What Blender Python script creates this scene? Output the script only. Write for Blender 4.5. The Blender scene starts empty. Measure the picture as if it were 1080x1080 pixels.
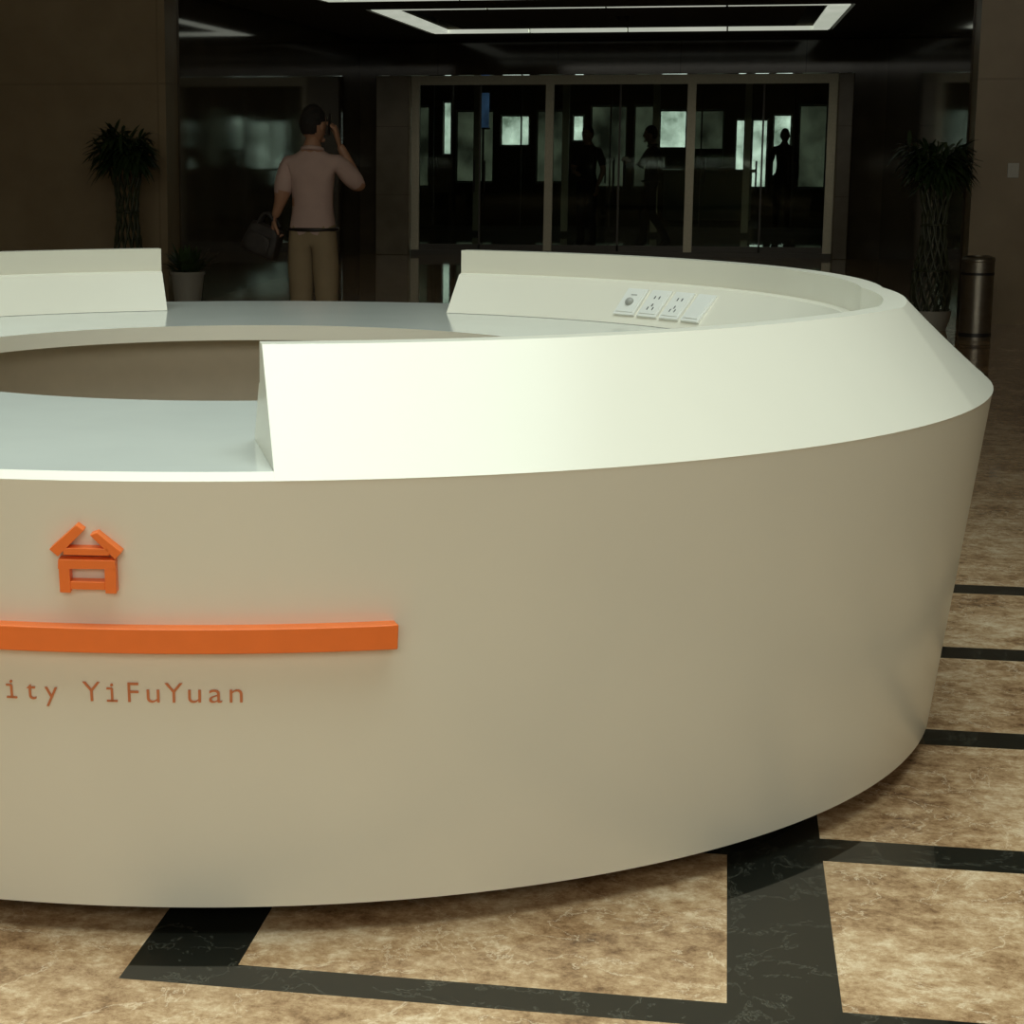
import bpy, math, random
from mathutils import Vector, Matrix
random.seed(7)
sc = bpy.context.scene
sc.view_settings.view_transform = 'Standard'
D = math.radians

# ------------------------------------------------------------ materials
def new_mat(name):
    m = bpy.data.materials.new(name); m.use_nodes = True
    nt = m.node_tree
    return m, nt, nt.nodes['Principled BSDF']

def mat(name, col, rough=0.5, metal=0.0, var=0.0, scale=20, bump=0.0, emit=0.0, coat=0.0):
    m, nt, b = new_mat(name)
    b.inputs['Roughness'].default_value = rough
    b.inputs['Metallic'].default_value = metal
    b.inputs['Base Color'].default_value = (*col, 1)
    if coat: b.inputs['Coat Weight'].default_value = coat
    n = nt.nodes.new('ShaderNodeTexNoise'); n.inputs['Scale'].default_value = scale
    n.inputs['Detail'].default_value = 6
    tc = nt.nodes.new('ShaderNodeTexCoord'); nt.links.new(tc.outputs['Object'], n.inputs['Vector'])
    r = nt.nodes.new('ShaderNodeValToRGB')
    r.color_ramp.elements[0].position = .3; r.color_ramp.elements[1].position = .7
    r.color_ramp.elements[0].color = (*[max(0, c*(1-var)) for c in col], 1)
    r.color_ramp.elements[1].color = (*[min(1, c*(1+var)) for c in col], 1)
    nt.links.new(n.outputs['Fac'], r.inputs['Fac']); nt.links.new(r.outputs['Color'], b.inputs['Base Color'])
    if bump:
        bp = nt.nodes.new('ShaderNodeBump'); bp.inputs['Strength'].default_value = bump
        bp.inputs['Distance'].default_value = .01
        nt.links.new(n.outputs['Fac'], bp.inputs['Height']); nt.links.new(bp.outputs['Normal'], b.inputs['Normal'])
    if emit:
        nt.links.new(r.outputs['Color'], b.inputs['Emission Color']); b.inputs['Emission Strength'].default_value = emit
    return m

def glass_mat(name, tint=(.72, .77, .73), refl=1.0):
    m = bpy.data.materials.new(name); m.use_nodes = True
    nt = m.node_tree; nt.nodes.clear()
    o = nt.nodes.new('ShaderNodeOutputMaterial'); mx = nt.nodes.new('ShaderNodeMixShader')
    t = nt.nodes.new('ShaderNodeBsdfTransparent'); t.inputs[0].default_value = (*tint, 1)
    g = nt.nodes.new('ShaderNodeBsdfGlossy'); g.inputs['Roughness'].default_value = .02
    g.inputs[0].default_value = (.8*refl, .85*refl, .8*refl, 1)
    f = nt.nodes.new('ShaderNodeFresnel'); f.inputs[0].default_value = 1.45
    nt.links.new(f.outputs[0], mx.inputs[0]); nt.links.new(t.outputs[0], mx.inputs[1]); nt.links.new(g.outputs[0], mx.inputs[2])
    nt.links.new(mx.outputs[0], o.inputs[0]); return m

def math_node(nt, op, a, b=None):
    n = nt.nodes.new('ShaderNodeMath'); n.operation = op
    for i, v in enumerate((a, b)):
        if v is None: continue
        if isinstance(v, (int, float)): n.inputs[i].default_value = v
        else: nt.links.new(v, n.inputs[i])
    return n.outputs[0]

def floor_mat():
    m, nt, b = new_mat('floor_marble')
    tc = nt.nodes.new('ShaderNodeTexCoord'); sx = nt.nodes.new('ShaderNodeSeparateXYZ')
    nt.links.new(tc.outputs['Object'], sx.inputs[0]); X, Y = sx.outputs[0], sx.outputs[1]
    M = lambda op, a, c=None: math_node(nt, op, a, c)
    by = M('LESS_THAN', M('FRACT', M('DIVIDE', M('ADD', Y, -4.20+.07+9), .9)), .14/.9)
    bx = M('LESS_THAN', M('FRACT', M('DIVIDE', M('ADD', X, .94+.1+21.8), 1.09)), .2/1.09)
    z1 = M('MULTIPLY', M('LESS_THAN', Y, 4.0), M('LESS_THAN', X, -1.04))
    z2 = M('MULTIPLY', M('LESS_THAN', Y, 3.27), M('LESS_THAN', X, 0.0))
    z3 = M('GREATER_THAN', Y, 7.05)
    keep = M('SUBTRACT', 1.0, M('MAXIMUM', M('MAXIMUM', z1, z2), z3))
    band = M('MULTIPLY', M('MAXIMUM', bx, by), keep)
    def noise(scale, detail, rough, dist=0.0):
        n = nt.nodes.new('ShaderNodeTexNoise'); n.inputs['Scale'].default_value = scale; n.inputs['Detail'].default_value = detail
        n.inputs['Roughness'].default_value = rough; n.inputs['Distortion'].default_value = dist
        nt.links.new(tc.outputs['Object'], n.inputs['Vector']); return n.outputs['Fac']
    # emperador marble: broad clouds + fine crystalline mottling + pale hairline veins
    a = noise(3.2, 4, .6, .0); c = noise(19, 12, .82, .12)
    f = M('ADD', M('MULTIPLY', a, .38), M('MULTIPLY', c, .62))
    r1 = nt.nodes.new('ShaderNodeValToRGB'); e = r1.color_ramp.elements
    e[0].position = .37; e[0].color = (.11, .052, .024, 1)
    e[1].position = .63; e[1].color = (.82, .66, .45, 1)
    k = e.new(.45); k.color = (.33, .195, .098, 1)
    k = e.new(.52); k.color = (.52, .345, .19, 1)
    nt.links.new(f, r1.inputs['Fac'])
    vv = M('ABSOLUTE', M('SUBTRACT', noise(4.0, 9, .62, .5), .5))
    rv = nt.nodes.new('ShaderNodeValToRGB'); e = rv.color_ramp.elements
    e[0].position = 0; e[0].color = (.75,.75,.75,1); e[1].position = .006; e[1].color = (0,0,0,1)
    nt.links.new(vv, rv.inputs['Fac'])
    mv = nt.nodes.new('ShaderNodeMixRGB'); nt.links.new(rv.outputs[0], mv.inputs[0]); nt.links.new(r1.outputs[0], mv.inputs[1])
    mv.inputs[2].default_value = (.82,.66,.46,1)
    v = M('ABSOLUTE', M('SUBTRACT', noise(3.2, 10, .7, .3), .5))
    r2 = nt.nodes.new('ShaderNodeValToRGB'); e = r2.color_ramp.elements
    e[0].position = .0; e[0].color = (.08, .08, .062, 1)
    e[1].position = .006; e[1].color = (.012, .013, .010, 1)
    nt.links.new(v, r2.inputs['Fac'])
    mx = nt.nodes.new('ShaderNodeMixRGB'); nt.links.new(band, mx.inputs[0])
    nt.links.new(mv.outputs[0], mx.inputs[1]); nt.links.new(r2.outputs[0], mx.inputs[2])
    nt.links.new(mx.outputs[0], b.inputs['Base Color'])
    b.inputs['Roughness'].default_value = .05
    return m

def wall_marble(name, c0, c1, rough=.15, sx=1.2, sz=.9, spec=.5, jd=.75):
    m, nt, b = new_mat(name)
    tc = nt.nodes.new('ShaderNodeTexCoord')
    n = nt.nodes.new('ShaderNodeTexNoise'); n.inputs['Scale'].default_value = 2.5; n.inputs['Detail'].default_value = 8
    nt.links.new(tc.outputs['Object'], n.inputs['Vector'])
    r = nt.nodes.new('ShaderNodeValToRGB'); r.color_ramp.elements[0].color = (*c0, 1); r.color_ramp.elements[1].color = (*c1, 1)
    r.color_ramp.elements[0].position = .35; r.color_ramp.elements[1].position = .65
    nt.links.new(n.outputs['Fac'], r.inputs['Fac'])
    s = nt.nodes.new('ShaderNodeSeparateXYZ'); nt.links.new(tc.outputs['Object'], s.inputs[0])
    M = lambda op, a, c=None: math_node(nt, op, a, c)
    jx = M('LESS_THAN', M('FRACT', M('DIVIDE', M('ADD', M('ADD', s.outputs[0], s.outputs[1]), 60.1), sx)), .006)
    jz = M('LESS_THAN', M('FRACT', M('DIVIDE', M('ADD', s.outputs[2], 10.0), sz)), .008)
    j = M('MAXIMUM', jx, jz)
    mx = nt.nodes.new('ShaderNodeMixRGB'); nt.links.new(j, mx.inputs[0]); nt.links.new(r.outputs[0], mx.inputs[1])
    mx.inputs[2].default_value = (*[c*jd for c in c0], 1)
    nt.links.new(mx.outputs[0], b.inputs['Base Color']); b.inputs['Roughness'].default_value = rough
    b.inputs['Specular IOR Level'].default_value = spec
    return m

M_white = mat('solid_surface_white', (.80, .765, .645), .25, var=.012, scale=3)
M_desk = mat('desk_top_polished', (.66, .68, .62), .10, var=.03, scale=4)
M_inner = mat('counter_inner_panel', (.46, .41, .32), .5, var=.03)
M_plinth = mat('plinth_black', (.03, .028, .025), .5)
M_orange = mat('orange_acrylic', (.95, .20, .03), .35, var=.03)
M_letter = mat('lettering_orange', (.62, .20, .075), .45, var=.05)
M_plate = mat('outlet_plastic', (.80, .80, .74), .3)
M_dark = mat('dark_plastic', (.02, .02, .02), .4)
M_floor = floor_mat()
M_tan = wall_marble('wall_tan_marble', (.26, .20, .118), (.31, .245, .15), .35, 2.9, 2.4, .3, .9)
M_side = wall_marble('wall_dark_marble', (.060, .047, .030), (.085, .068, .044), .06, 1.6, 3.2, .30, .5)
M_hall = wall_marble('hall_wall_marble', (.10, .09, .065), (.14, .125, .09), .3, 1.6, 3.2, .30, .5)
M_pil = wall_marble('pilaster_marble', (.17, .14, .09), (.22, .18, .12), .25, 1.2, .9, .3)
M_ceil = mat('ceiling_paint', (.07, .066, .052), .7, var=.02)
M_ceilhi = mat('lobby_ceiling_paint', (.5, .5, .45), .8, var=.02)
M_metal = mat('brushed_steel', (.26, .24, .18), .4, metal=.8, var=.08, scale=40)
M_darkmetal = mat('dark_frame', (.04, .036, .028), .4, metal=.5)
M_glass = glass_mat('door_glass')
M_tube = mat('luminaire_diffuser', (.84, .92, .74), .5, var=.15, scale=1.3, emit=.5)
M_day = mat('daylight_window', (.54, .66, .55), .5, var=.75, scale=2.6, emit=2.3)
M_dim = mat('hall_backglow', (.19, .20, .155), .5, var=.8, scale=1.7, emit=.42)  # dim emissive panes, added so the hall figures read as silhouettes
M_leaf = mat('leaf_green', (.026, .05, .016), .45, var=.4, scale=8)
M_stalk = mat('bamboo_stalk', (.04, .05, .02), .5, var=.3)
M_pot = mat('white_ceramic', (.42, .42, .37), .3)
M_soil = mat('soil', (.04, .025, .015), .9, var=.3)

# ------------------------------------------------------------ mesh builder
class MB:
    def __init__(s): s.v = []; s.f = []; s.m = []
    def add(s, vs, fs, mi=0):
        o = len(s.v); s.v += [tuple(v) for v in vs]
        for f in fs: s.f.append(tuple(i+o for i in f)); s.m.append(mi)
    def box(s, x0, x1, y0, y1, z0, z1, mi=0, M=None):
        vs = [Vector(p) for p in [(x0,y0,z0),(x1,y0,z0),(x1,y1,z0),(x0,y1,z0),(x0,y0,z1),(x1,y0,z1),(x1,y1,z1),(x0,y1,z1)]]
        if M: vs = [M @ v for v in vs]
        s.add(vs, [(0,3,2,1),(4,5,6,7),(0,1,5,4),(1,2,6,5),(2,3,7,6),(3,0,4,7)], mi)
    def tube(s, pts, rad, n=10, mi=0, flat=1.0, up=None, round_end=True):
        pts = [Vector(p) for p in pts]; rad = list(rad)
        if round_end:
            d0 = (pts[0]-pts[1]).normalized(); d1 = (pts[-1]-pts[-2]).normalized()
            pts = [pts[0]+d0*rad[0]*.8, pts[0]+d0*rad[0]*.5] + pts + [pts[-1]+d1*rad[-1]*.5, pts[-1]+d1*rad[-1]*.8]
            rad = [rad[0]*.4, rad[0]*.85] + rad + [rad[-1]*.85, rad[-1]*.4]
        rings = []; prev = None
        for i, p in enumerate(pts):
            a = pts[max(0, i-1)]; b = pts[min(len(pts)-1, i+1)]; t = (b-a).normalized()
            ref = Vector(up) if up is not None else (prev if prev is not None else (Vector((0,0,1)) if abs(t.z) < .9 else Vector((1,0,0))))
            u = (ref - t*ref.dot(t)).normalized(); w = t.cross(u); prev = u
            rings.append([p + u*math.cos(2*math.pi*k/n)*rad[i]*flat + w*math.sin(2*math.pi*k/n)*rad[i] for k in range(n)])
        vs = [v for r in rings for v in r]; fs = []
        for i in range(len(rings)-1):
            for k in range(n):
                fs.append((i*n+k, i*n+(k+1) % n, (i+1)*n+(k+1) % n, (i+1)*n+k))
        fs.append(tuple(range(n-1, -1, -1))); fs.append(tuple((len(rings)-1)*n+k for k in range(n)))
        s.add(vs, fs, mi)
    def revolve(s, prof, a0=0, a1=360, n=128, closed=True, mi=0, c=(0,0,0), mis=None, sk0=0, sk1=0, rref=0, rfun=None):
        full = abs(a1-a0) >= 359.9; cnt = n if full else n+1
        P = len(prof); vs = []
        for i in range(cnt):
            for q, (r, z) in enumerate(prof):
                b0 = a0+sk0*(rref-r); b1 = a1+sk1*(rref-r); deg = b0+(b1-b0)*i/n; a = D(deg)
                if rfun: r = r + rfun(deg, q)
                vs.append((c[0]+r*math.sin(a), c[1]-r*math.cos(a), c[2]+z))
        o = len(s.v); s.v += vs
        for i in range(n):
            j = (i+1) % cnt
            for k in range(P if closed else P-1):
                l = (k+1) % P
                s.f.append((o+i*P+k, o+j*P+k, o+j*P+l, o+i*P+l)); s.m.append(mis[k] if mis else mi)
        if not full and closed:
            s.f.append(tuple(o+k for k in range(P))); s.m.append(mi)
            s.f.append(tuple(o+(cnt-1)*P+k for k in reversed(range(P)))); s.m.append(mi)
    def ell(s, c, r, M=None, nu=20, nv=14, mi=0, fn=None):
        vs = []
        for j in range(nv+1):
            th = math.pi*j/nv
            for i in range(nu):
                ph = 2*math.pi*i/nu
                p = Vector((math.sin(th)*math.cos(ph), math.sin(th)*math.sin(ph), math.cos(th)))
                if fn: p = fn(p)
                p = Vector((p.x*r[0], p.y*r[1], p.z*r[2])) + Vector(c)
                vs.append(M @ p if M else p)
        fs = [(j*nu+i, (j+1)*nu+i, (j+1)*nu+(i+1) % nu, j*nu+(i+1) % nu) for j in range(nv) for i in range(nu)]
        s.add(vs, fs, mi)
    def build(s, name, mats, smooth=True, loc=(0,0,0), rz=0, parent=None, bevel=0, sharp=35, fix=True):
        me = bpy.data.meshes.new(name); me.from_pydata(s.v, [], s.f); me.validate()
        for m in mats: me.materials.append(m)
        if len(me.polygons) == len(s.m):
            me.polygons.foreach_set('material_index', s.m)
        if fix:
            import bmesh
            bm = bmesh.new(); bm.from_mesh(me)
            bmesh.ops.remove_doubles(bm, verts=bm.verts, dist=1e-6)
            bmesh.ops.recalc_face_normals(bm, faces=bm.faces); bm.to_mesh(me); bm.free()
        if smooth:
            me.polygons.foreach_set('use_smooth', [True]*len(me.polygons)); me.set_sharp_from_angle(angle=D(sharp))
        ob = bpy.data.objects.new(name, me); sc.collection.objects.link(ob)
        ob.location = loc; ob.rotation_euler = (0, 0, rz)
        if parent: ob.parent = parent
        if bevel:
            b = ob.modifiers.new('bevel', 'BEVEL'); b.width = bevel; b.segments = 2; b.limit_method = 'ANGLE'; b.angle_limit = D(30)
        return ob

def empty(name, loc=(0,0,0), rz=0):
    e = bpy.data.objects.new(name, None); sc.collection.objects.link(e)
    e.location = loc; e.rotation_euler = (0,0,rz); e.empty_display_size = .2; return e

def simple_box(name, b, m, bevel=0):
    mb = MB(); mb.box(*b); return mb.build(name, [m], smooth=False, bevel=bevel)

# ------------------------------------------------------------ room shell
XL, XR = -4.9, 1.98       # entrance bay
YF, YD = 17.4, 27.0       # bay mouth, door line
simple_box('floor', (-12, 9, -8, 48, -.1, 0), M_floor)
simple_box('wall_left', (-12.2, -12, -8, 17.4, 0, 7), M_tan)
simple_box('wall_right', (9, 9.2, -8, 17.4, 0, 7), M_tan)
simple_box('wall_rear', (-12.2, 9.2, -8.2, -8, 0, 7), M_tan)
simple_box('wall_front_left', (-12, XL-.02, YF, YF+.4, 0, 7), M_tan)
simple_box('wall_front_right', (XR+.02, 9, YF, YF+.4, 0, 7), M_tan)
simple_box('wall_front_upper', (XL-.02, XR+.02, YF, YF+.4, 2.85, 7), M_tan)
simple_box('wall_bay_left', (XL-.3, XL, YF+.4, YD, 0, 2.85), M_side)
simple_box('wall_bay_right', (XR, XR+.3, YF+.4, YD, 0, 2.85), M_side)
simple_box('ceiling_lobby', (-12, 9, -8, 17.4, 7, 7.2), M_ceilhi)

# bay ceiling with two recessed light trays
mb = MB()
trays = [(-3.75, 1.20, 20.9, 25.7), (-3.95, 1.35, 18.0, 19.75)]
xs0, xs1 = XL-.3, XR+.3
mb.box(xs0, xs1, YF+.4, 18.0, 2.85, 3.0)
mb.box(xs0, xs1, 19.75, 20.9, 2.85, 3.0)
mb.box(xs0, xs1, 25.7, YD+.2, 2.85, 3.0)
for x0, x1, y0, y1 in trays:
    mb.box(xs0, x0, y0, y1, 2.85, 3.0); mb.box(x1, xs1, y0, y1, 2.85, 3.0)
    mb.box(x0, x1, y0, y1, 3.15, 3.2)
    mb.box(x0-.03, x0, y0, y1, 3.0, 3.15); mb.box(x1, x1+.03, y0, y1, 3.0, 3.15)
    mb.box(x0, x1, y0-.03, y0, 3.0, 3.15); mb.box(x0, x1, y1, y1+.03, 3.0, 3.15)
    mb.box(x0+.45, x1-.45, y0+.45, y1-.45, 2.88, 2.95)       # dropped inner panel
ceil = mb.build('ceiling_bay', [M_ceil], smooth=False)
for x0, x1, y0, y1 in trays:
    mb = MB(); w = .13; g = .04; za, zb = 2.85, 2.895
    a0, a1, b0, b1 = x0+g, x1-g, y0+g, y1-g
    n = 4
    for i in range(n):       # segmented diffusers along near and far sides
        s0 = a0+(a1-a0)*i/n+.01; s1 = a0+(a1-a0)*(i+1)/n-.01
        mb.box(s0, s1, b0, b0+w, za, zb, 0); mb.box(s0, s1, b1-w, b1, za, zb, 0)
        mb.box(s0, s1, b0+.01, b0+w-.01, zb, zb+.03, 1); mb.box(s0, s1, b1-w+.01, b1-.01, zb, zb+.03, 1)
    for xx in (a0, a1-w*1.5):
        mb.box(xx, xx+w*1.5, b0+w+.02, b1-w-.02, za, zb, 0); mb.box(xx+.01, xx+w*1.5-.01, b0+w+.02, b1-w-.02, zb, zb+.03, 1)
    for xx in (a0+.05, (a0+a1)/2, a1-.05):
        for yy in (b0+w/2, b1-w/2): mb.box(xx-.01, xx+.01, yy-.01, yy+.01, zb+.03, 3.15, 1)
    mb.build('ceiling_luminaire', [M_tube, M_metal], smooth=False)
mb = MB(); mb.revolve([(0,-.07),(.05,-.055),(.075,-.02),(.08,0),(0,0)], n=24, closed=False)
mb.build('camera_dome', [M_dark], loc=(-1.2, 23.0, 2.88), parent=ceil)

# door wall
mb = MB()
mb.box(XL, XR, YD-.05, YD+.2, 2.38, 2.85)
mb.box(XL, -4.65, YD-.05, YD+.2, 0, 2.38); mb.box(1.56, XR, YD-.05, YD+.2, 0, 2.38)
mb.build('wall_entrance', [M_side], smooth=False)
simple_box('trim_1', (-4.65, -4.2, YD-.25, YD-.06, 0, 2.37), M_pil, .01)
simple_box('trim_2', (1.37, 1.56, YD-.25, YD-.06, 0, 2.37), M_pil, .01)

def glass_door(name, x0, x1, y, h, leaves):
    mb = MB(); w = .055
    mb.box(x0, x1, y-.05, y+.05, h-.12, h, 0)
    mb.box(x0, x1, y-.04, y+.04, .0, .06, 2)
    for i in range(leaves+1):
        x = x0+(x1-x0)*i/leaves
        x = min(max(x, x0+w), x1-w)
        mb.box(x-w, x+w, y-.045, y+.045, .06, h-.12, 0)
    for i in range(leaves):
        a = x0+(x1-x0)*i/leaves+w; b = x0+(x1-x0)*(i+1)/leaves-w
        mb.box(a, b, y-.006, y+.006, .06, h-.12, 1)
        mb.box((a+b)/2-.012, (a+b)/2+.012, y-.02, y+.02, .06, h-.12, 2)
        mb.box(a, b, y-.02, y+.02, .06, .14, 2)
        for sx in (-.07, .07):
            mb.tube([((a+b)/2+sx, y-.06, .85), ((a+b)/2+sx, y-.06, 1.25)], [.012, .012], 8, 2)
            for z in (.9, 1.2): mb.tube([((a+b)/2+sx, y-.06, z), ((a+b)/2+sx, y-.005, z)], [.008, .008], 6, 2)
    return mb.build(name, [M_metal, M_glass, M_darkmetal])
glass_door('door_1', -4.2, 1.37, YD, 2.37, 3)
glass_door('door_2', -5.5, 3.2, 33, 2.6, 6)

# hall beyond the doors
simple_box('wall_hall_left', (-9.2, -9, YD+.2, 46, 0, 3), M_hall)
simple_box('wall_hall_right', (6, 6.2, YD+.2, 46, 0, 3), M_hall)
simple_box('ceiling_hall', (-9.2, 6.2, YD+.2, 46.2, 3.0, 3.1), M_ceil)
mb = MB()
panes = [(-8.2,-6.6,.5,2.3,0), (-6.3,-6.1,1.2,2.4,1), (-6.0,-5.15,.6,2.2,0), (-5.0,-4.35,1.4,2.1,1), (-4.2,-3.5,.6,2.2,0), (-3.4,-3.15,1.5,2.1,1), (-3.0,-2.2,.5,2.3,0),
        (-2.05,-1.6,.5,2.3,0), (-1.5,-.9,1.35,2.2,1), (-.75,-.1,.6,2.2,0), (.15,.40,.5,2.0,1), (.50,.85,.5,2.0,1), (.95,1.35,.75,2.1,1), (1.5,2.1,.5,2.3,0), (2.3,2.45,.5,2.0,1), (2.6,4.6,.5,2.3,0)]
xs = sorted(set([-9, 6]+[w[0] for w in panes]+[w[1] for w in panes]))
for a, b in zip(xs[:-1], xs[1:]):
    w = [w for w in panes if w[0] <= a+1e-6 and w[1] >= b-1e-6]
    if w:
        mb.box(a, b, 45, 45.2, 0, w[0][2]); mb.box(a, b, 45, 45.2, w[0][3], 3)
    else: mb.box(a, b, 45, 45.2, 0, 3)
mb.build('wall_hall_far', [M_hall], smooth=False)
for i, (a, b, c, d, br) in enumerate(panes):
    mb = MB(); mb.box(a+.01, b-.01, 45.1, 45.12, c+.01, d-.01, 0)
    mb.box(a+.01, b-.01, 45.06, 45.1, c+.01, c+.04, 1); mb.box(a+.01, b-.01, 45.06, 45.1, d-.04, d-.01, 1)
    mb.box(a+.01, a+.03, 45.06, 45.1, c+.04, d-.04, 1); mb.box(b-.03, b-.01, 45.06, 45.1, c+.04, d-.04, 1)
    mb.build('hall_pane_%d' % (i+1), [M_day if br else M_dim, M_darkmetal], smooth=False)  # bright panes are windows, dim ones are added backlight
# hall furniture
mb = MB(); mb.box(-.75,.75,-.3,.3,0,.08,1); mb.box(-.8,.8,-.35,.35,.08,.95,0); mb.box(-.88,.88,-.42,.42,.95,1.0,0); mb.box(-.5,.5,.0,.04,1.0,1.05,1); mb.box(-.25,.25,-.02,.02,1.05,1.38,1)
mb.build('hall_service_desk', [M_pot, M_dark], smooth=False, loc=(-.35, 38, 0), bevel=.01)
mb = MB(); mb.box(-.10,.10,-.02,.02,1.75,2.35,0); mb.box(-.12,.12,-.025,.025,1.72,1.75,1); mb.box(-.12,.12,-.025,.025,2.35,2.38,1)
mb.tube([(0,0,.03),(0,0,1.72)], [.02,.02], 8, 1); mb.box(-.25,.25,-.18,.18,0,.03,1)
mb.build('information_stand', [mat('poster_blue', (.10,.18,.40), .4, var=.4, scale=4, emit=.4), M_metal], smooth=False, loc=(-4.25, 35.5, 0))

# ------------------------------------------------------------ reception counter
CX, CY = -1.286, 5.303; RZ = D(10.84)
rc = empty('reception_counter', (CX, CY, 0), RZ)
RB = 1.852
mb = MB()
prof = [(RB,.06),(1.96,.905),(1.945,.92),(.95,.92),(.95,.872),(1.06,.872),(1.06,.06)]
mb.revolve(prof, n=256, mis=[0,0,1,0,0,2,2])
mb.build('shell', [M_white, M_desk, M_inner], parent=rc, sharp=14)
mb = MB()
mb.revolve([(1.69,0),(1.69,.06),(1.10,.06),(1.10,0)], n=128)
mb.build('plinth', [M_plinth], parent=rc)
# the crest of the right-hand upstand is set out in straight runs that meet at corners
KN = [(-400,0),(4,0),(46,.022),(60,.050),(81,-.045),(112,-.015),(135,0),(400,0)]
def crest(deg, q):
    if q not in (1,2,3,4): return 0
    for (a,va),(b,vb) in zip(KN[:-1], KN[1:]):
        if a <= deg <= b: return va+(vb-va)*(deg-a)/(b-a)
    return 0
def raised(name, a0, a1, s0, s1, rf=None, n=140):
    mb = MB()
    mb.revolve([(1.961,.905),(1.74,1.128),(1.685,1.128),(1.685,1.05),(1.665,1.045),(1.545,.921),(1.94,.921)], a0, a1, n=n, sk0=s0, sk1=s1, rref=1.961, rfun=rf)
    return mb.build(name, [M_white], parent=rc, sharp=14)
raised('upstand_right', 4.3, 156, -2.0, 0, crest, 304)
raised('upstand_left', -167.2, -19.5, 0, 2.0)

SL = (1.96-RB)/.845
def Rz(z): return RB+(z-.06)*SL
def wall_frame(phi, z, off=0.0):
    a = D(phi); o = Vector((math.sin(a), -math.cos(a), 0)); t = Vector((math.cos(a), math.sin(a), 0))
    s = (Vector((0,0,1)) + o*SL).normalized(); n = t.cross(s)
    p = o*Rz(z) + Vector((0,0,z)) + n*off
    return Matrix(((t.x,s.x,n.x,p.x),(t.y,s.y,n.y,p.y),(t.z,s.z,n.z,p.z),(0,0,0,1)))
# orange bar
mb = MB(); z0, z1 = .586, .634
mb.revolve([(Rz(z0)-.002,z0),(Rz(z0)+.035,z0),(Rz(z1)+.035,z1),(Rz(z1)-.002,z1)], -22.3, 10.9, n=60)
mb.build('orange_bar', [M_orange], parent=rc, bevel=.002)
# logo (stylised house glyph)
mb = MB(); F = wall_frame(-5.7, .765); K = .00168
def stroke(pts, d=.02):
    vs = [F @ Vector(((x-92)*K, (583-y)*K, -.002)) for x, y in pts] + [F @ Vector(((x-92)*K, (583-y)*K, d)) for x, y in pts]
    n = len(pts); fs = [tuple(range(n-1,-1,-1)), tuple(range(n, 2*n))] + [(i,(i+1)%n,(i+1)%n+n,i+n) for i in range(n)]
    mb.add(vs, fs, 0)
stroke([(53,573),(84,545),(92,551),(62,581)])
stroke([(98,556),(106,553),(132,575),(124,583)])
stroke([(68,571),(118,571),(118,579),(68,579)])
stroke([(62,584),(124,584),(124,594),(62,594)])
stroke([(62,594),(74,594),(74,622),(62,622)])
stroke([(112,594),(124,594),(124,622),(112,622)])
stroke([(74,609),(112,609),(112,618),(74,618)])
mb.build('logo', [M_orange], smooth=False, parent=rc, bevel=.0012)
# lettering, one glyph at a time round the wall (monospaced)
txt = "University YiFuYuan"
mb = MB(); zt = .482
for i, ch in enumerate(reversed(txt)):
    if ch == ' ': continue
    cu = bpy.data.curves.new('g', 'FONT'); cu.body = ch; cu.size = .057; cu.extrude = .0012; cu.offset = -.0004; cu.align_x = 'CENTER'
    ob = bpy.data.objects.new('g', cu); sc.collection.objects.link(ob)
    dg = bpy.context.evaluated_depsgraph_get(); me = bpy.data.meshes.new_from_object(ob.evaluated_get(dg))
    M = wall_frame(2.15-i*1.15, zt, .0012)
    sxx = 1.14 if ch in 'uansrv' else 1.0
    M = M @ Matrix.Diagonal((sxx,1,1,1))
    mb.add([M @ v.co for v in me.vertices], [tuple(p.vertices) for p in me.polygons], 0)
    if ch == 'i':      # slab serifs of the monospaced face
        mb.box(-.010,.010,0,.0035,-.0012,.0012,0,M); mb.box(-.010,.001,.0245,.0278,-.0012,.0012,0,M)
    bpy.data.objects.remove(ob); bpy.data.meshes.remove(me)
mb.build('lettering', [M_letter], smooth=False, parent=rc, fix=False)
# wall outlets on the inner slope of the upstand
mb = MB()
for k, ang in enumerate((49.2, 52.9, 56.6, 60.3)):
    a = D(180-ang); o = Vector((math.sin(a), -math.cos(a), 0)); t = Vector((-math.cos(a), -math.sin(a), 0))
    s = (Vector((0,0,.124)) + o*.12).normalized(); n = t.cross(s)
    if n.dot(o) > 0: n = -n
    p = o*(1.606+.5*crest(180-ang,1)) + Vector((0,0,.983))
    M = Matrix(((t.x,s.x,n.x,p.x),(t.y,s.y,n.y,p.y),(t.z,s.z,n.z,p.z),(0,0,0,1)))
    mb.box(-.043,.043,-.055,.055,-.004,.009, 0, M)
    mb.box(-.035,.035,-.045,.045,.009,.0115, 0, M)
    if k in (1, 2):
        for dx, dy in ((-.010,.022),(.010,.022),(0,-.010),(-.011,-.024),(.011,-.024)):
            mb.box(dx-.0022,dx+.0022,dy-.006,dy+.006,.0115,.0122, 1, M)
    elif k == 0:
        mb.tube([M @ Vector((0,-.005,.011)), M @ Vector((0,-.005,.013))], [.015,.015], 20, 2)
        mb.tube([M @ Vector((.0,-.005,.012)), M @ Vector((.0,-.005,.014))], [.005,.005], 12, 1)
        mb.box(-.012,.012,.024,.028,.0115,.0125, 2, M)
mb.build('power_outlets', [M_plate, M_dark, mat('outlet_grey', (.35,.35,.32), .4)], smooth=False, parent=rc, bevel=.001)

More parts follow.
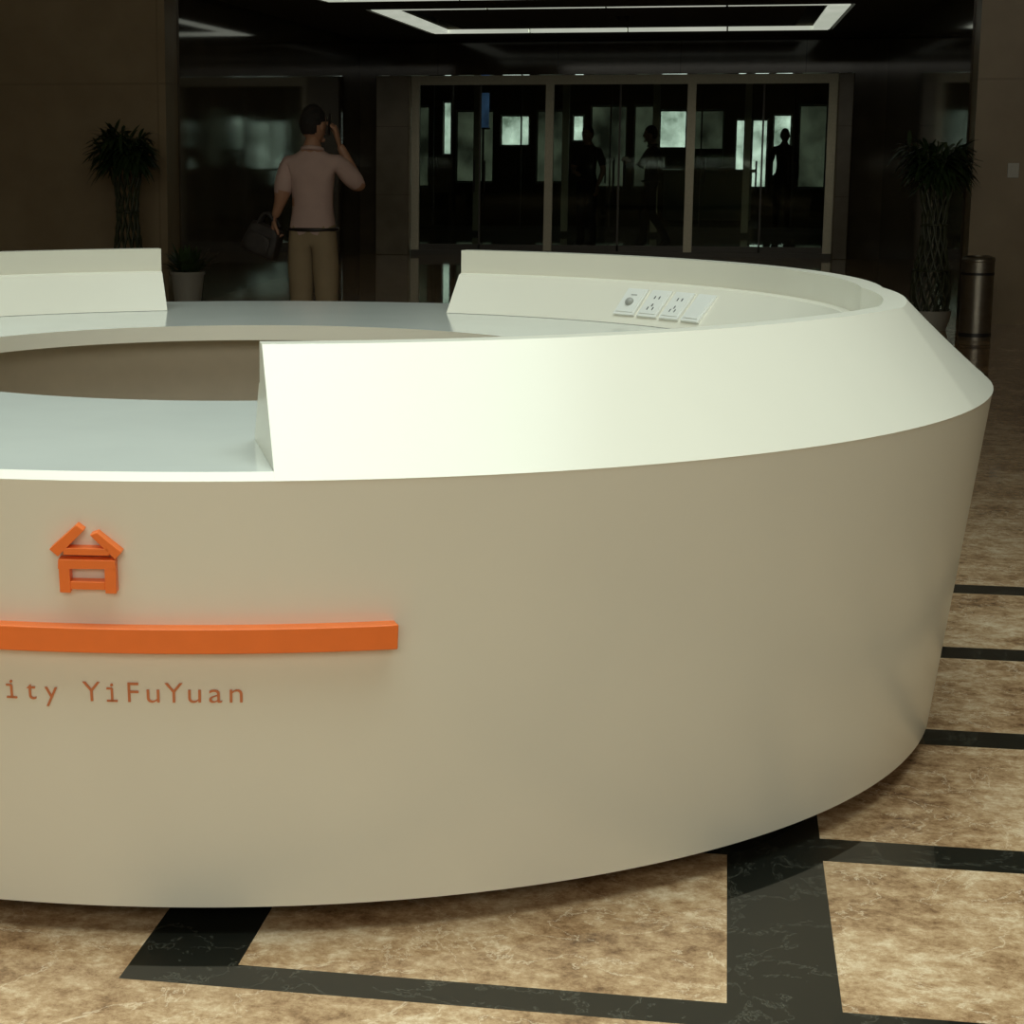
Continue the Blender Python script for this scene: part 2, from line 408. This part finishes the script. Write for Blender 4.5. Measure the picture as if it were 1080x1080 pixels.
# ------------------------------------------------------------ plants
def leaf(mb, base, az, el, L, W, droop, mi=0, n=6):
    d = Vector((math.cos(az)*math.cos(el), math.sin(az)*math.cos(el), math.sin(el)))
    side = Vector((-math.sin(az), math.cos(az), 0)); vs = []; fs = []
    for i in range(n+1):
        t = i/n
        p = Vector(base) + d*L*t + Vector((0,0,-droop*L*t*t))
        w = W*math.sin(math.pi*min(1, .12+.88*t))**.8 if i < n else .0008
        nrm = Vector((0,0,-.15*w))
        vs += [p-side*w, p+nrm, p+side*w]
    for i in range(n):
        o = i*3; fs += [(o,o+1,o+4,o+3),(o+1,o+2,o+5,o+4)]
    mb.add(vs, fs, mi)

def bamboo(loc, H, seed):
    random.seed(seed); mb = MB()
    mb.revolve([(.0,.0),(.13,.0),(.16,.08),(.17,.16),(.155,.16),(.14,.10),(0,.10)], n=32, closed=False, mi=2)
    mb.revolve([(0,.13),(.15,.13)], n=32, closed=False, mi=3)
    top = H-.42
    N = 12
    def R(t): return .118+.030*math.sin(t*math.pi*2.0+.6)
    for dirn in (1, -1):
        for k in range(N):
            pts = []
            for j in range(25):
                t = j/24; a = 2*math.pi*k/N + dirn*t*2.6
                r = R(t)+.006*dirn*math.sin(j*math.pi/2)
                pts.append((r*math.cos(a), r*math.sin(a), .12+t*(top-.12)))
            mb.tube(pts, [.009]*25, 6, 1)
    for tz in (.33, .66, .98):
        pts = [((R(tz)+.012)*math.cos(a*math.pi/12), (R(tz)+.012)*math.sin(a*math.pi/12), .12+tz*(top-.12)) for a in range(25)]
        mb.tube(pts, [.008]*25, 6, 1, round_end=False)
    for k in range(34):
        a = 2*math.pi*k/34*3.0; r = random.uniform(.02, .12); lean = random.uniform(.02,.15)
        b = Vector((r*math.cos(a), r*math.sin(a), top-.03)); h = random.uniform(.08, .32)
        tip = b + Vector((math.cos(a)*lean, math.sin(a)*lean, h))
        mb.tube([b, (b+tip)/2+Vector((0,0,.01)), tip], [.009,.008,.006], 6, 1)
        for q in range(22):
            f = random.uniform(.2, 1); p = b.lerp(tip, f)
            leaf(mb, p, random.uniform(0, 6.28) if q < 6 else a+random.uniform(-1.0,1.0), random.uniform(-.45, 1.2), random.uniform(.13,.23), random.uniform(.015,.023), random.uniform(.2,.8))
    return mb.build('lucky_bamboo', [M_leaf, M_stalk, M_pot, M_soil], loc=loc, fix=False)
bamboo((-5.11, 16.8, 0), 1.73, 3)
bamboo((1.65, 16.75, 0), 1.64, 5)

random.seed(11); mb = MB()
mb.revolve([(0,0),(.10,0),(.145,.36),(.155,.36),(.155,.385),(.135,.385),(.13,.33),(0,.33)], n=32, closed=False, mi=2)
mb.revolve([(0,.345),(.132,.345)], n=32, closed=False, mi=3)
for k in range(70):
    a = random.uniform(0, 6.28); r = random.uniform(0, .07)
    leaf(mb, (r*math.cos(a), r*math.sin(a), .345), a+random.uniform(-.4,.4), random.uniform(.6,1.45), random.uniform(.24,.40), random.uniform(.02,.032), random.uniform(.15,.5))
mb.build('potted_plant', [mat('houseplant_leaf', (.045,.08,.025), .45, var=.4, scale=8), M_stalk, M_pot, M_soil], loc=(-4.62, 16.95, 0), fix=False)

# ------------------------------------------------------------ waste bin
mb = MB()
mb.revolve([(0,0),(.118,0),(.12,.01),(.12,.60),(.124,.605),(.124,.62),(.115,.635),(.085,.645),(.08,.63),(.078,.60),(0,.60)], n=40, closed=False)
mb.revolve([(.1215,.50),(.1225,.50),(.1225,.52),(.1215,.52)], n=40, mi=1)
mb.revolve([(.1215,.03),(.1225,.03),(.1225,.06),(.1215,.06)], n=40, mi=1)
mb.build('waste_bin', [mat('bin_steel', (.30,.28,.235), .35, metal=.9, var=.1), M_dark], loc=(1.915, 15.95, 0), sharp=25)

mb = MB(); mb.box(-.045,.045,-.012,0,-.06,.06,0); mb.box(-.02,.02,-.017,-.012,-.035,.035,0)
mb.build('light_switch', [mat('switch_plastic', (.5,.5,.45), .4)], smooth=False, loc=(2.32, YF-.001, 1.27), bevel=.002)

# ------------------------------------------------------------ people
def seg_dist(p, a, b):
    ab = b-a; t = max(0, min(1, (p-a).dot(ab)/max(1e-9, ab.dot(ab)))); return (p-(a+ab*t)).length

def hand(mb, wrist, d, n, side, curl, mi, scale=1.0):
    d = Vector(d).normalized(); n = Vector(n); n = (n-d*n.dot(d)).normalized(); w = d.cross(n)*side
    wr = Vector(wrist); S = scale
    mb.tube([wr-d*.02*S, wr+d*.02*S, wr+d*.055*S, wr+d*.088*S], [.026*S,.034*S,.040*S,.038*S], 12, mi, flat=.42, up=n)
    for k, (off, L) in enumerate(((.028,.070),(.010,.078),(-.009,.073),(-.027,.058))):
        b = wr+d*.085*S+w*off*S; c = curl; p = [b]; dd = d.copy(); ang = 0
        for q, fr in enumerate((.45,.32,.23)):
            ang += c*(1,1.2,.8)[q]
            dd = d*math.cos(ang)+n*math.sin(ang)
            p.append(p[-1]+dd*L*fr*S)
        mb.tube(p, [.0095*S,.009*S,.008*S,.007*S], 8, mi)
    b = wr+d*.025*S+w*.028*S
    p = [b, b+(d*.5+w*.75+n*.25).normalized()*.035*S]
    p.append(p[-1]+(d*.8+w*.25+n*.5).normalized()*.03*S); p.append(p[-1]+(d*.9+n*.4).normalized()*.024*S)
    mb.tube(p, [.014*S,.011*S,.010*S,.008*S], 8, mi)

def person(name, loc, rz, J, shirt, trouser, skin, hair, shoe, sleeve=.55, hands=None, head_yaw=0, extra=None, RO=None):
    """J: joint overrides. Local frame: +Y is facing, +X is the person's right."""
    P = dict(pelvis=(0,0,.95), belly=(0,.012,1.07), chest=(0,.0,1.24), uchest=(0,-.01,1.37), neck=(0,.0,1.465), skull=(0,.018,1.55),
        rsh=(.165,-.01,1.395), rel=(.235,-.03,1.12), rwr=(.23,.06,.88), lsh=(-.165,-.01,1.395), lel=(-.235,-.03,1.12), lwr=(-.23,.06,.88),
        rhip=(.088,0,.88), rkn=(.10,.025,.48), ran=(.10,-.01,.09), rto=(.115,.15,.035), lhip=(-.088,0,.88), lkn=(-.10,.025,.48), lan=(-.10,-.01,.09), lto=(-.115,.15,.035))
    P.update(J); P = {k: Vector(v) for k, v in P.items()}
    P['rsl'] = P['rsh'].lerp(P['rel'], sleeve+.2); P['lsl'] = P['lsh'].lerp(P['lel'], sleeve+.2)
    P['rcf'] = P['rkn'].lerp(P['ran'], .35)+Vector((0,-.015,0)); P['lcf'] = P['lkn'].lerp(P['lan'], .35)+Vector((0,-.015,0))
    P['rhe'] = P['ran']+Vector((0,-.045,-.05)); P['lhe'] = P['lan']+Vector((0,-.045,-.05))
    Rr = dict(pelvis=(.155,.115), belly=(.148,.112), chest=(.165,.115), uchest=(.145,.095), neck=(.056,.058), skull=(.052,.056),
        rsh=(.066,.066), rsl=(.054,.054), rel=(.042,.042), rwr=(.028,.026), lsh=(.066,.066), lsl=(.054,.054), lel=(.042,.042), lwr=(.028,.026),
        rhip=(.095,.10), rkn=(.066,.066), rcf=(.064,.064), ran=(.052,.055), rto=(.040,.032), rhe=(.036,.034), lhip=(.095,.10), lkn=(.066,.066), lcf=(.064,.064), lan=(.052,.055), lto=(.040,.032), lhe=(.036,.034))
    if RO: Rr.update(RO)
    E = [('pelvis','belly','s'),('belly','chest','s'),('chest','uchest','s'),('uchest','neck','k'),('neck','skull','k'),
         ('uchest','rsh','s'),('rsh','rsl','s'),('rsl','rel','k'),('rel','rwr','k'),('uchest','lsh','s'),('lsh','lsl','s'),('lsl','lel','k'),('lel','lwr','k'),
         ('pelvis','rhip','t'),('rhip','rkn','t'),('rkn','rcf','t'),('rcf','ran','t'),('ran','rto','o'),('ran','rhe','o'),
         ('pelvis','lhip','t'),('lhip','lkn','t'),('lkn','lcf','t'),('lcf','lan','t'),('lan','lto','o'),('lan','lhe','o')]
    if sleeve >= .75:
        E = [(a,b,'s' if (a,b) in (('rsl','rel'),('rel','rwr'),('lsl','lel'),('lel','lwr')) else c) for a,b,c in E]
    keys = list(P.keys()); keys.remove('pelvis'); keys = ['pelvis']+keys; ix = {k:i for i,k in enumerate(keys)}
    me = bpy.data.meshes.new('sk'); me.from_pydata([P[k] for k in keys], [(ix[a],ix[b]) for a,b,_ in E], [])
    ob = bpy.data.objects.new('sk', me); sc.collection.objects.link(ob)
    md = ob.modifiers.new('skin','SKIN'); md.use_smooth_shade = True; md.branch_smoothing = .6
    for i,k in enumerate(keys):
        sv = me.skin_vertices[0].data[i]; sv.radius = Rr[k]; sv.use_root = (i == 0)
    sb = ob.modifiers.new('sub','SUBSURF'); sb.levels = 2; sb.render_levels = 2
    dg = bpy.context.evaluated_depsgraph_get(); ev = bpy.data.meshes.new_from_object(ob.evaluated_get(dg))
    mi_of = dict(s=0, t=1, k=2, o=4); mb = MB(); vs = [v.co.copy() for v in ev.vertices]
    mb.v += [tuple(v) for v in vs]
    for p in ev.polygons:
        c = p.center; lab = min(E, key=lambda e: seg_dist(c, P[e[0]], P[e[1]]) - .3*min(Rr[e[0]][0], Rr[e[1]][0]))[2]
        if c.z < .06: lab = 'o'
        elif c.z < .93 and lab == 's' and abs(c.x) < .2: lab = 't'
        elif c.z > .97 and lab == 't': lab = 's'
        elif lab == 'o' and c.z > .10: lab = 't'
        if lab == 'k' and c.z < 1.44 and abs(c.x) < .09 and c.z > 1.25: lab = 's'
        mb.f.append(tuple(p.vertices)); mb.m.append(mi_of[lab])
    bpy.data.objects.remove(ob)
    mb.tube([(.160*math.cos(a*math.pi/12), .012+.120*math.sin(a*math.pi/12), .955) for a in range(25)], [.012]*25, 8, 4, round_end=False)
    mb.tube([(.062*math.cos(a*math.pi/8), .066*math.sin(a*math.pi/8), 1.455+.012*math.cos(a*math.pi/8+1.57)) for a in range(17)], [.014]*17, 8, 0, round_end=False)
    hc = P['skull']+Vector((0,.012,.055)); H = Matrix.Translation(hc) @ Matrix.Rotation(head_yaw, 4, 'Z')
    def skull(p):
        q = p.copy()
        if p.z < 0:
            q.x *= 1-.22*(-p.z)**1.3; q.y = p.y*(1-.18*(-p.z)) + .10*(-p.z)
        if p.y > 0: q.x *= 1-.10*p.y
        return q
    mb.ell((0,0,0), (.076,.094,.118), H, 28, 22, 2, skull)
    mb.ell((0,.092,-.016), (.013,.020,.026), H, 12, 10, 2)
    mb.ell((0,.088,.008), (.009,.012,.022), H, 10, 8, 2)
    mb.ell((0,.088,-.055), (.024,.008,.007), H, 12, 8, 5)
    mb.ell((0,.078,-.092), (.026,.018,.016), H, 12, 8, 2)
    for sx in (-1,1):
        mb.ell((sx*.03,.081,.012), (.013,.009,.008), H, 10, 8, 6)
        mb.ell((sx*.03,.0885,.012), (.005,.003,.005), H, 8, 6, 3)
        mb.ell((sx*.03,.088,.032), (.018,.006,.004), H, 10, 6, 3)
        mb.ell((sx*.077,-.004,-.005), (.008,.018,.030), H, 12, 10, 2)
    rnd = random.Random(5)
    def hairf(p):
        q = skull(p); s = 1.0
        low = -.50 if p.y < -.45 else (-.05 if p.y < .15 else (.15 if p.y < .4 else .45))
        if p.z < low: return q*.90
        return q*(1.0+rnd.uniform(-.012,.03))
    mb.ell((0,-.005,.006), (.080,.098,.123), H, 48, 36, 3, hairf)
    for side, hd in (hands or {}).items():
        w = P['rwr'] if side == 'r' else P['lwr']
        hand(mb, w, hd[0], hd[1], hd[3], hd[2], 2)
    if extra: extra(mb, P)
    ob = mb.build(name, [shirt, trouser, skin, hair, shoe, mat('lips', (.35,.12,.10), .5), mat('eye_white', (.7,.7,.65), .3), M_dark, mat('bag_fabric', (.03,.027,.025), .6, var=.2, bump=.3)], loc=loc, rz=rz, fix=False, sharp=60)
    return ob

skin = mat('skin', (.38,.21,.135), .5, var=.05); hair = mat('hair_black', (.012,.010,.009), .8, var=.3, scale=60, bump=.5)
shirtA = mat('shirt_pink', (.50,.37,.34), .85, var=.06, scale=9, bump=.2); trA = mat('trousers_khaki', (.31,.25,.155), .85, var=.06, scale=9, bump=.2)
shoe = mat('shoe_black', (.015,.013,.012), .35)
shirtB = mat('shirt_black', (.02,.02,.022), .8); trB = mat('trousers_black', (.015,.015,.018), .8)

def man_extra(mb, P):
    mb.tube([(.098,.035,1.56),(.102,.05,1.66)], [.024,.024], 8, 7, flat=.28, up=(1,0,0))
    c = Vector((-.325,-.02,.885))
    def bagf(p):
        q = Vector((max(-.82,min(.82,p.x*1.25)), max(-.85,min(.85,p.y*1.25)), max(-.85,min(.8,p.z*1.25))))
        q.x *= 1.0+.12*(-q.z); return q
    B = Matrix.Translation(c) @ Matrix.Rotation(D(22), 4, 'Y') @ Matrix.Translation(-c)
    mb.ell(c, (.135,.075,.115), B, 28, 18, 8, bagf)
    mb.ell(c+Vector((-.01,-.055,-.02)), (.10,.03,.07), B, 20, 12, 8, bagf)
    for yy in (-.03, .03):
        pts = [Vector((c.x-.07+.14*t/10+.03, c.y+yy, c.z+.085+.085*math.sin(t/10*math.pi))) for t in range(11)]
        mb.tube(pts, [.010]*len(pts), 8, 8)
person('man_on_phone', (-2.58, 12.50, 0), D(-6), dict(
    rsh=(.16,-.005,1.385), rel=(.285,.15,1.205), rwr=(.150,.085,1.49), lsh=(-.155,-.01,1.385), lel=(-.19,-.06,1.14), lwr=(-.245,-.03,1.02),
    lhip=(-.080,0,.88), rhip=(.080,0,.88), lkn=(-.082,.03,.49), rkn=(.08,.05,.49), ran=(.09,.0,.09), rto=(.12,.15,.035), lan=(-.085,-.01,.09), lto=(-.10,.15,.035)),
    shirtA, trA, skin, hair, shoe, .52,
    hands=dict(r=((-.22,-.12,1),(-1,-.1,-.1),.35,-1), l=((-.12,.0,-1),(.6,.2,0),.75,1)), head_yaw=D(-25), extra=man_extra,
    RO=dict(belly=(.168,.130), chest=(.176,.128), rsl=(.070,.070), lsl=(.070,.070), rhip=(.100,.105), lhip=(.100,.105), rkn=(.078,.078), lkn=(.078,.078), rcf=(.074,.074), lcf=(.074,.074), ran=(.062,.066), lan=(.062,.066)))
person('woman_standing', (-1.93, 28.6, 0), D(150), dict(rel=(.25,.0,1.14), rwr=(.12,.18,1.08), lel=(-.25,-.02,1.12), lwr=(-.22,.08,.90)),
    shirtB, trB, skin, hair, shoe, .55, hands=dict(r=((-1,.5,0),(0,0,-1),.4,1), l=((0,.15,-1),(1,0,0),.35,1)))
person('man_walking', (-1.05, 28.9, 0), D(80), dict(rel=(.24,-.10,1.13), rwr=(.22,.04,.92), lel=(-.25,.12,1.16), lwr=(-.16,.30,1.24),
    rkn=(.10,.14,.50), ran=(.10,.12,.09), rto=(.115,.28,.035), lkn=(-.10,-.04,.48), lan=(-.10,-.28,.11), lto=(-.115,-.14,.035)),
    shirtB, trB, skin, hair, shoe, .8, hands=dict(r=((0,.2,-1),(-1,0,0),.35,-1), l=((.3,.9,.2),(1,0,0),.5,1)))
person('man_standing', (.95, 35.5, 0), D(190), dict(), shirtB, trB, skin, hair, shoe, .55, hands=dict(r=((0,.15,-1),(-1,0,0),.35,-1), l=((0,.15,-1),(1,0,0),.35,1)))

# ------------------------------------------------------------ lights
def area(name, loc, rot, sx, sy, e, col, spread=180):
    l = bpy.data.lights.new(name, 'AREA'); l.shape = 'RECTANGLE'; l.size = sx; l.size_y = sy; l.energy = e; l.color = col; l.spread = D(spread)
    o = bpy.data.objects.new(name, l); sc.collection.objects.link(o); o.location = loc; o.rotation_euler = rot; return o
area('skylight_area', (-1.0, 2.9, 6.8), (0,0,0), 8, 6.5, 258, (.86,1.0,.96), 95)
area('rear_fill', (1.5, -6.5, 5.0), (D(64),0,D(4)), 13, 3, 138, (1.0,.965,.82), 100)  # unseen fill lamp, added behind the camera to brighten the counter's side
w = bpy.data.worlds.new('world'); sc.world = w; w.use_nodes = True
w.node_tree.nodes['Background'].inputs[0].default_value = (.6,.7,.6,1); w.node_tree.nodes['Background'].inputs[1].default_value = .02

# ------------------------------------------------------------ camera
cd = bpy.data.cameras.new('camera'); cam = bpy.data.objects.new('camera', cd); sc.collection.objects.link(cam)
cd.sensor_width = 36; cd.lens = 69.83; cd.shift_x = .1667; cd.clip_end = 200
cam.location = (0,0,1.5); cam.rotation_euler = (D(90-10.55), 0, D(10.84))
sc.camera = cam
